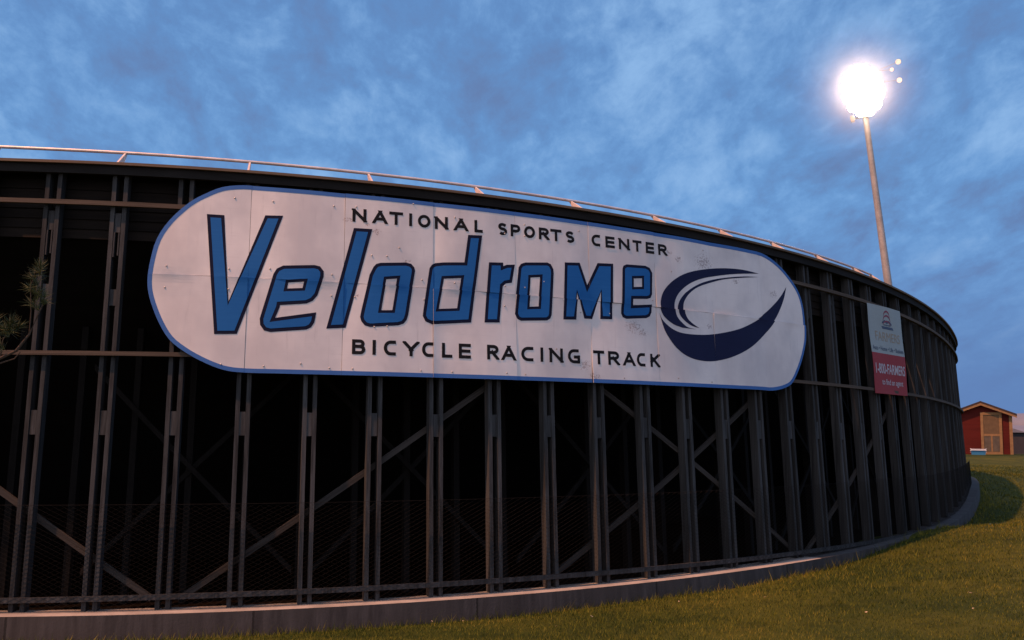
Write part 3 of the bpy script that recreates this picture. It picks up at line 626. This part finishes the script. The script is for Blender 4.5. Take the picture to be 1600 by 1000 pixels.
for x, h, dp in spots:
    c1 = pt_ + ax*h + right*x; cc = c1 + to*(.27 + .06*dp); c0 = pt_ + ax*min((.55, 1.15, 1.75, 2.35), key=lambda q: abs(q-h)) + right*x*.85; u = right; v_ = np.cross(u, to); v_ /= np.linalg.norm(v_); u = np.cross(to, v_); n = 20; mb = MB()
    prof = [(-.30, .10), (-.22, .20), (0, .285), (.05, .295)]; V = [cc + to*d + r*(math.cos(2*math.pi*i/n)*u + math.sin(2*math.pi*i/n)*v_) for d, r in prof for i in range(n)]
    mb.add(V, [(k*n+i, k*n+(i+1) % n, (k+1)*n+(i+1) % n, (k+1)*n+i) for k in range(3) for i in range(n)] + [tuple(range(n))[::-1]]); mb.tube([c0, cc-to*.2], .03, 6)
    hd = mb.build('flood_lamp', M['housing'], mast)
    mb = MB(); ring = [cc + to*d + r*(math.cos(2*math.pi*i/n)*u + math.sin(2*math.pi*i/n)*v_) for d, r in ((.04, .29), (.12, .22), (.15, .11)) for i in range(n)]
    mb.add(ring, [(k*n+i, k*n+(i+1) % n, (k+1)*n+(i+1) % n, (k+1)*n+i) for k in range(2) for i in range(n)] + [tuple(2*n+i for i in range(n))]); mb.build('lens', M['lamp'], hd, smooth_sh=True)
# three small lamps on an outrigger to the right, aimed away
for (x, h, k) in ((1.86, 2.72, .8), (1.52, 2.36, .55), (1.80, 1.78, .75)):
    c0 = pt_ + ax*h; cc = c0 + right*x; mb = MB(); mb.tube([pt_+ax*min(h, 2.4)+right*.9, cc], .010, 6); n = 10
    u = right; v_ = np.cross(right, to); V = [cc + to*d + r*k*(math.cos(2*math.pi*i/n)*u + math.sin(2*math.pi*i/n)*v_) for d, r in ((-.2, .07), (-.1, .15), (.0, .17)) for i in range(n)]
    mb.add(V, [(q*n+i, q*n+(i+1) % n, (q+1)*n+(i+1) % n, (q+1)*n+i) for q in range(2) for i in range(n)] + [tuple(range(n))[::-1]]); hd = mb.build('spot_lamp', M['housing'], mast)
    mb = MB(); mb.add([cc + to*.012 + .165*k*(math.cos(2*math.pi*i/n)*u + math.sin(2*math.pi*i/n)*v_) for i in range(n)], [tuple(range(n))]); mb.build('lens', M['lampdim'], hd)
cc = pt_ + ax*.02 + right*-.62 + to*.2; mb = MB(); mb.box(cc, (.10, .10, .14), (right, np.cross(right, ax), ax)); mb.tube([pt_+ax*.1, cc], .03, 6); mb.build('control_box', M['housing'], mast)

# ------------------------------------------------------------------ red shed
M['redwall'] = wood('red painted boards', (.070, .008, .006), (.105, .012, .009), (1.2, 1.2, 9), 'Object', .8)
M['trim'] = plain('raw pine trim', (.25, .145, .06), .75, 0, 8, .15)
M['shingle'] = plain('dark shingles', (.040, .028, .026), .9, 0, 14, .3)
M['screen'] = plain('tan door screen', (.12, .078, .038), .8, 0, 5, .12)
M['glassdark'] = plain('dark door pane', (.10, .08, .055), .35, 0, 4, .2)
a_ = -.435; wx = np.array((math.cos(a_), math.sin(a_), 0)); wn = np.array((wx[1], -wx[0], 0)); up = np.array((0, 0, 1.))
RC = np.array((27.80, 55.40, -1.17))            # front right corner at the ground
def SP(x, d, z): return RC - wx*x - wn*d + up*z  # x to the left of the corner, d back, z up
shed = thing('garden_shed', 'small red gabled shed with tan door and trim on the grass rise', 'shed', tuple(SP(1.54, 1.5, 0)))
mb = MB(); Wd, Dp, He, Ha = 3.08, 3.4, 2.28, 2.82
q = [SP(0,0,-.3), SP(Wd,0,-.3), SP(Wd,0,He), SP(Wd/2,0,Ha), SP(0,0,He)]; q2 = [SP(0,Dp,-.3), SP(Wd,Dp,-.3), SP(Wd,Dp,He), SP(Wd/2,Dp,Ha), SP(0,Dp,He)]
mb.add(q+q2, [(0,4,3,2,1), (5,6,7,8,9), (0,5,9,4), (1,2,7,6), (0,1,6,5), (2,3,8,7), (3,4,9,8)]); mb.build('wall', M['redwall'], shed)
mb = MB()
for sg in (0, 1):
    xe = -.26 if sg == 0 else Wd+.26; ze = He-.14-.0; v = [SP(Wd/2, -.25, Ha+.03), SP(xe, -.25, ze), SP(xe, Dp+.2, ze), SP(Wd/2, Dp+.2, Ha+.03)]; v += [p+up*.12 for p in v]
    mb.add(v, [(0,1,2,3),(7,6,5,4),(0,4,5,1),(1,5,6,2),(2,6,7,3),(3,7,4,0)])
roof = mb.build('roof', M['shingle'], shed)
for sg in (0, 1):
    xe = -.25 if sg == 0 else Wd+.25; mb = MB(); v = [SP(Wd/2, -.255, Ha+.03), SP(xe, -.255, He-.14), SP(xe, -.255, He-.24), SP(Wd/2, -.255, Ha-.09)]; v += [p-wn*.03 for p in v]
    mb.add(v, [(0,1,2,3),(7,6,5,4),(0,4,5,1),(1,5,6,2),(2,6,7,3),(3,7,4,0)]); mb.build('fascia', M['trim'], roof)
def panel(x0, x1, z0, z1, d0, d1, name, mat, par):
    mb = MB(); v = [SP(x, d, z) for d in (d0, d1) for (x, z) in ((x0, z0), (x1, z0), (x1, z1), (x0, z1))]
    mb.add(v, [(0,1,2,3),(7,6,5,4),(0,4,5,1),(1,5,6,2),(2,6,7,3),(3,7,4,0)]); return mb.build(name, M[mat], par)
panel(-.02, .14, -.02, He-.06, -.04, 0, 'corner_board', 'trim', shed); panel(Wd-.14, Wd+.02, -.02, He-.06, -.04, 0, 'corner_board', 'trim', shed)
door = panel(.63, 1.46, .14, 2.20, -.03, -.002, 'door', 'screen', shed)
mb = MB()
for x0, x1, z0, z1 in ((.50, .64, -.02, 2.34), (1.44, 1.58, -.02, 2.34), (.64, 1.44, 2.20, 2.34), (.64, 1.44, -.02, .14)):
    v = [SP(x, d, z) for d in (-.06, 0) for (x, z) in ((x0, z0), (x1, z0), (x1, z1), (x0, z1))]; mb.add(v, [(0,1,2,3),(7,6,5,4),(0,4,5,1),(1,5,6,2),(2,6,7,3),(3,7,4,0)])
mb.build('door_frame', M['trim'], shed)
panel(.64, 1.44, 1.02, 1.14, -.045, -.031, 'mid_rail', 'trim', door); panel(1.0, 1.08, .16, 1.02, -.045, -.031, 'mullion', 'trim', door)
panel(.66, .995, .18, 1.0, -.036, -.031, 'pane', 'glassdark', door); panel(1.085, 1.42, .18, 1.0, -.036, -.031, 'pane', 'glassdark', door)
# cooler on the grass before the shed
M['coolerblue'] = plain('blue cooler plastic', (.035, .20, .40), .45); M['coolerlid'] = plain('white cooler lid', (.78, .80, .84), .45)
cb = np.array((25.42, 54.42, -1.21)); cooler = thing('cooler', 'blue picnic cooler with white lid on the grass before the red shed', 'cooler', tuple(cb))
def rbox(c, h, taper, name, mat, par):
    bm = bmesh.new(); bmesh.ops.create_cube(bm, size=2)
    for v in bm.verts:
        k = 1-taper if v.co.z < 0 else 1; p = np.array(c)+wx*v.co.x*h[0]*k+wn*v.co.y*h[1]*k+up*v.co.z*h[2]; v.co = p
    bmesh.ops.bevel(bm, geom=bm.edges[:], offset=.025, segments=2, affect='EDGES')
    bm.verts.index_update(); o = mesh_obj(name, [tuple(v.co) for v in bm.verts], [[v.index for v in f.verts] for f in bm.faces], M[mat], par); bm.free(); return o
rbox(cb+up*.14, (.36, .20, .14), .06, 'body', 'coolerblue', cooler); lid = rbox(cb+up*.32, (.375, .215, .04), 0, 'lid', 'coolerlid', cooler)
for sg in (-1, 1):
    mb = MB(); c0 = cb+up*.20+wx*sg*.37; mb.tube([c0+wn*.1, c0+wx*sg*.03+wn*.1-up*.02, c0+wx*sg*.03-wn*.1-up*.02, c0-wn*.1], .012, 6); mb.build('handle', M['coolerlid'], cooler)

# ------------------------------------------------------------------ pale roofed buildings far right
M['dome'] = plain('pale dome fabric', (.16, .175, .215), .7, 0, .3, .08); M['greywall'] = plain('grey wall', (.028, .028, .033), .9, 0, .4, .2)  # storage wall in mottled dark grey
dc = np.array((66., 122., -2.3)); dome = thing('sports_dome', 'far pale fabric sports dome beyond the red shed', 'dome', tuple(dc))
mb = MB(); n = 28; rg = [(1, 0), (.99, .55), (.95, .68), (.86, .80), (.70, .90), (.48, .965), (.24, .99)]
V = [dc + np.array((9*r*math.cos(2*math.pi*i/n), 14*r*math.sin(2*math.pi*i/n), 4.9*h)) for r, h in rg for i in range(n)] + [dc+np.array((0, 0, 4.9))]
mb.add(V, [(k*n+i, k*n+(i+1) % n, (k+1)*n+(i+1) % n, (k+1)*n+i) for k in range(len(rg)-1) for i in range(n)] + [((len(rg)-1)*n+i, (len(rg)-1)*n+(i+1) % n, len(V)-1) for i in range(n)]); mb.build('fabric_roof', M['dome'], dome, smooth_sh=True)
bc = np.array((47.5, 90., -2.0)); barn = thing('storage_building', 'far low grey storage building with pale roof right of the red shed', 'building', tuple(bc))
mb = MB(); mb.box(bc+up*1.05, (3., 4., 1.05)); mb.build('wall', M['greywall'], barn)
mb = MB(); v = [bc+np.array(p) for p in ((-3.2,-4.2,2.1),(3.2,-4.2,2.1),(3.2,4.2,2.1),(-3.2,4.2,2.1),(-3.2,0,2.75),(3.2,0,2.75))]; mb.add(v, [(0,1,5,4),(2,3,4,5),(0,4,3),(1,2,5),(0,3,2,1)]); mb.build('roof', M['dome'], barn)

# ------------------------------------------------------------------ young pine at the left edge
M['bark'] = plain('pine bark', (.055, .038, .026), .9, 0, 20, .3)
m, b = material('pine needles'); M['needle'] = m
nn_ = nd('ShaderNodeTexNoise'); nn_.inputs['Scale'].default_value = 9; Lk.new(coords('Object'), nn_.inputs['Vector'])
Lk.new(mixc(smooth(nn_.outputs['Fac'], .35, .65), (.020, .032, .006), (.058, .070, .014)), b.inputs['Base Color']); b.inputs['Roughness'].default_value = .7
tb = np.array((-4.55, 6.95, float(gz_(-4.55, 6.95)[0])-.03))
pine = thing('pine_sapling', 'thin young pine at the left edge with branches before the timber wall', 'tree', tuple(tb))
mb = MB(); nb = MB(); top = tb+np.array((.12, .05, 3.6)); mb.tube([tb, tb+np.array((.03, 0, 1.2)), tb+np.array((.05, .02, 2.4)), top], [.045, .034, .022, .006], 8)
def tuft(p, d, n=34, ln=.10):
    d = np.array(d, float); d /= np.linalg.norm(d)
    for _ in range(n):
        v_ = d*random.uniform(.5, 1.) + np.array([random.gauss(0, .5) for _ in range(3)]); v_ /= np.linalg.norm(v_); q = p + d*random.uniform(-.05, .03); l = ln*random.uniform(.6, 1.1)
        sd_ = np.cross(v_, (random.gauss(0, 1), random.gauss(0, 1), random.gauss(0, 1))); sd_ = sd_/np.linalg.norm(sd_)*.0028; nb.add([q-sd_, q+sd_, q+v_*l], [(0, 1, 2)])
def limb(ps_, r0, r1):
    n = len(ps_); mb.tube(ps_, [r0+(r1-r0)*i/(n-1) for i in range(n)], 6)
A1 = [tb+np.array((.03, .02, 1.75)), (-4.05, 6.98, .22), (-3.604, 6.99, .45), (-3.49, 6.985, .505), (-3.40, 6.975, .62), (-3.335, 6.95, .76), (-3.30, 6.948, .84)]
limb(A1, .016, .004); limb([(-3.40, 6.975, .62), (-3.38, 6.94, .78), (-3.385, 6.92, .95), (-3.36, 6.92, 1.06)], .005, .002)
A2 = [tb+np.array((.03, .02, 1.7)), (-4.1, 6.97, .18), (-3.62, 6.995, .41), (-3.50, 6.99, .45), (-3.455, 6.98, .50)]; limb(A2, .010, .003)
limb([(-3.604, 6.99, .45), (-3.58, 6.97, .58), (-3.53, 6.965, .68)], .005, .002)
for p, d, n in (((-3.33, 6.93, 1.08), (0, 0, 1), 46), ((-3.36, 6.93, 1.0), (-.5, 0, .8), 40), ((-3.37, 6.93, .93), (-.6, 0, .5), 36), ((-3.34, 6.945, .90), (.2, 0, .9), 34), ((-3.30, 6.948, .86), (.2, 0, 1), 26), ((-3.36, 6.94, .82), (-.6, 0, .6), 26), ((-3.53, 6.965, .69), (.2, 0, .9), 46), ((-3.56, 6.965, .64), (-.4, 0, .7), 40), ((-3.49, 6.965, .66), (.6, 0, .5), 30), ((-3.60, 6.97, .55), (-.6, 0, .6), 26), ((-3.64, 6.97, .70), (-.2, 0, .9), 40)): tuft(np.array(p), d, n*2)
for k in range(34):
    h = .5+k*.09; an = k*2.4; ln = .75*(1-h/3.9)+.12; p = tb+np.array((.03, .01, h)); d = np.array((math.cos(an), math.sin(an), .45))
    if d[0] > .35 and p[0]+d[0]*ln > -4.0: ln *= .45
    e = p+d*ln; limb([p, p+d*ln*.5-up*.02, e], .009, .002)
    for t in np.linspace(.35, 1, 6): tuft(p+d*ln*t, d, 16)
mb.build('trunk', M['bark'], pine); nb.build('crown', M['needle'], pine)

# ------------------------------------------------------------------ grass blades and fallen leaves
_cs = np.arange(-5, 33, .1); _cx, _cy, _ct = curve(_cs)
def outside(x, y):
    o = np.full(len(x), 1e9); sg = np.zeros(len(x))
    for i in range(0, len(x), 20000):
        d2 = (x[i:i+20000, None]-_cx)**2 + (y[i:i+20000, None]-_cy)**2; j = d2.argmin(1)
        sg[i:i+20000] = (x[i:i+20000]-_cx[j])*np.sin(_ct[j]) - (y[i:i+20000]-_cy[j])*np.cos(_ct[j])
    return sg
NB = 330000
an = rng.uniform(R(-34), R(36), NB); rr = np.exp(rng.uniform(math.log(6.5), math.log(46), NB)); bx, by = np.sin(an)*rr, np.cos(an)*rr
og = outside(bx, by); kp = og > .385; bx, by, rr, og = bx[kp], by[kp], rr[kp], og[kp]; bz = gz_(bx, by); nB = len(bx)
pn = .5+.5*np.sin(bx*1.1+1.7*np.sin(by*.9))*np.sin(by*1.3+1.1*np.sin(bx*.7))
hgt = (.016+.022*rng.random(nB)+.018*pn)*np.clip(rr/12, .8, 1.25); edge = og < .55; hgt = np.where(edge, hgt*rng.uniform(1.0, 2.4, nB)*np.where(rng.random(nB) < .08, 1.9, 1), hgt)
wd = .0030*np.clip(rr/10, .8, 4); ya = rng.uniform(0, 2*math.pi, nB); la = rng.uniform(0, 2*math.pi, nB); ll = rng.uniform(.2, 1.0, nB)*hgt
B0_ = np.stack([bx-np.cos(ya)*wd, by-np.sin(ya)*wd, bz-.006], -1); B1_ = np.stack([bx+np.cos(ya)*wd, by+np.sin(ya)*wd, bz-.006], -1); B2_ = np.stack([bx+np.cos(la)*ll, by+np.sin(la)*ll, bz+hgt], -1)
V = np.stack([B0_, B1_, B2_], 1).reshape(-1, 3); me = bpy.data.meshes.new('grass'); me.vertices.add(nB*3); me.vertices.foreach_set('co', V.astype(np.float32).ravel()); me.loops.add(nB*3); me.loops.foreach_set('vertex_index', np.arange(nB*3, dtype=np.int32))
me.polygons.add(nB); me.polygons.foreach_set('loop_start', np.arange(0, nB*3, 3, dtype=np.int32)); me.polygons.foreach_set('loop_total', np.full(nB, 3, np.int32)); me.update(calc_edges=True)
at = me.attributes.new('tone', 'FLOAT', 'FACE'); at.data.foreach_set('value', rng.random(nB).astype(np.float32))
m, b = material('grass blades'); M['blades'] = m
atn = nd('ShaderNodeAttribute', attribute_name='tone'); f0 = noise(coords('Object'), .42, 3, .55, .4); f1 = noise(coords('Object'), 2.3, 4, .6)
t_ = mth('ADD', mth('MULTIPLY', atn.outputs['Fac'], .34), mth('ADD', mth('MULTIPLY', f0, .62), mth('MULTIPLY', f1, .34)))
c = mixc(smooth(t_, .46, .74), (.018, .036, .005), (.125, .134, .014)); c = mixc(smooth(t_, .68, 1.0), c, (.27, .205, .036))
Lk.new(c, b.inputs['Base Color']); b.inputs['Roughness'].default_value = .8; b.inputs['Specular IOR Level'].default_value = .15; me.materials.append(m)
tag(bpy.data.objects.new('grass', me), kind='stuff'); C.objects.link(bpy.data.objects['grass'])
mb = MB()
for _ in range(70):
    a2 = random.uniform(R(-32), R(33)); r2 = math.exp(random.uniform(math.log(7), math.log(26))); x, y = math.sin(a2)*r2, math.cos(a2)*r2
    if outside(np.array([x]), np.array([y]))[0] < .4: continue
    z = float(gz_(x, y)[0])+random.uniform(.03, .06); l = random.uniform(.012, .030); t = random.uniform(0, 6.3); u = np.array((math.cos(t), math.sin(t), rnd(.5)))*l; v_ = np.array((-math.sin(t), math.cos(t), rnd(.6)))*l*.55; p = np.array((x, y, z))
    mb.add([p-u, p-v_, p+u+up*.006, p+v_], [(0, 1, 2, 3)])
M['leaf'] = plain('dry leaf', (.52, .40, .26), .8, 0, 12, .3)
tag(mb.build('fallen_leaves', M['leaf']), kind='stuff')

# ------------------------------------------------------------------ lens bloom around the mast head, imitated by an added scattering ball
mc = pt_ + ax*1.42 + to*.3; MR = 5.0
m = bpy.data.materials.new('lamp lit mist'); m.use_nodes = True; N = m.node_tree.nodes; Lk = m.node_tree.links; N.clear()
vl = nd('ShaderNodeVectorMath', operation='LENGTH'); Lk.new(coords('Object'), vl.inputs[0])
fr = mth('SUBTRACT', 1., mth('DIVIDE', vl.outputs['Value'], MR), True)
pv = nd('ShaderNodeVolumePrincipled'); pv.inputs['Color'].default_value = (1, .84, .80, 1); Lk.new(mth('MULTIPLY', mth('POWER', fr, 3.4), .17), pv.inputs['Density'])
mo = nd('ShaderNodeOutputMaterial'); Lk.new(pv.outputs[0], mo.inputs['Volume'])
bm = bmesh.new(); bmesh.ops.create_icosphere(bm, subdivisions=3, radius=MR); bm.verts.index_update()
tag(mesh_obj('bloom', [np.array(v.co)+mc for v in bm.verts], [[v.index for v in f.verts] for f in bm.faces], m, loc=mc), kind='stuff'); bm.free()
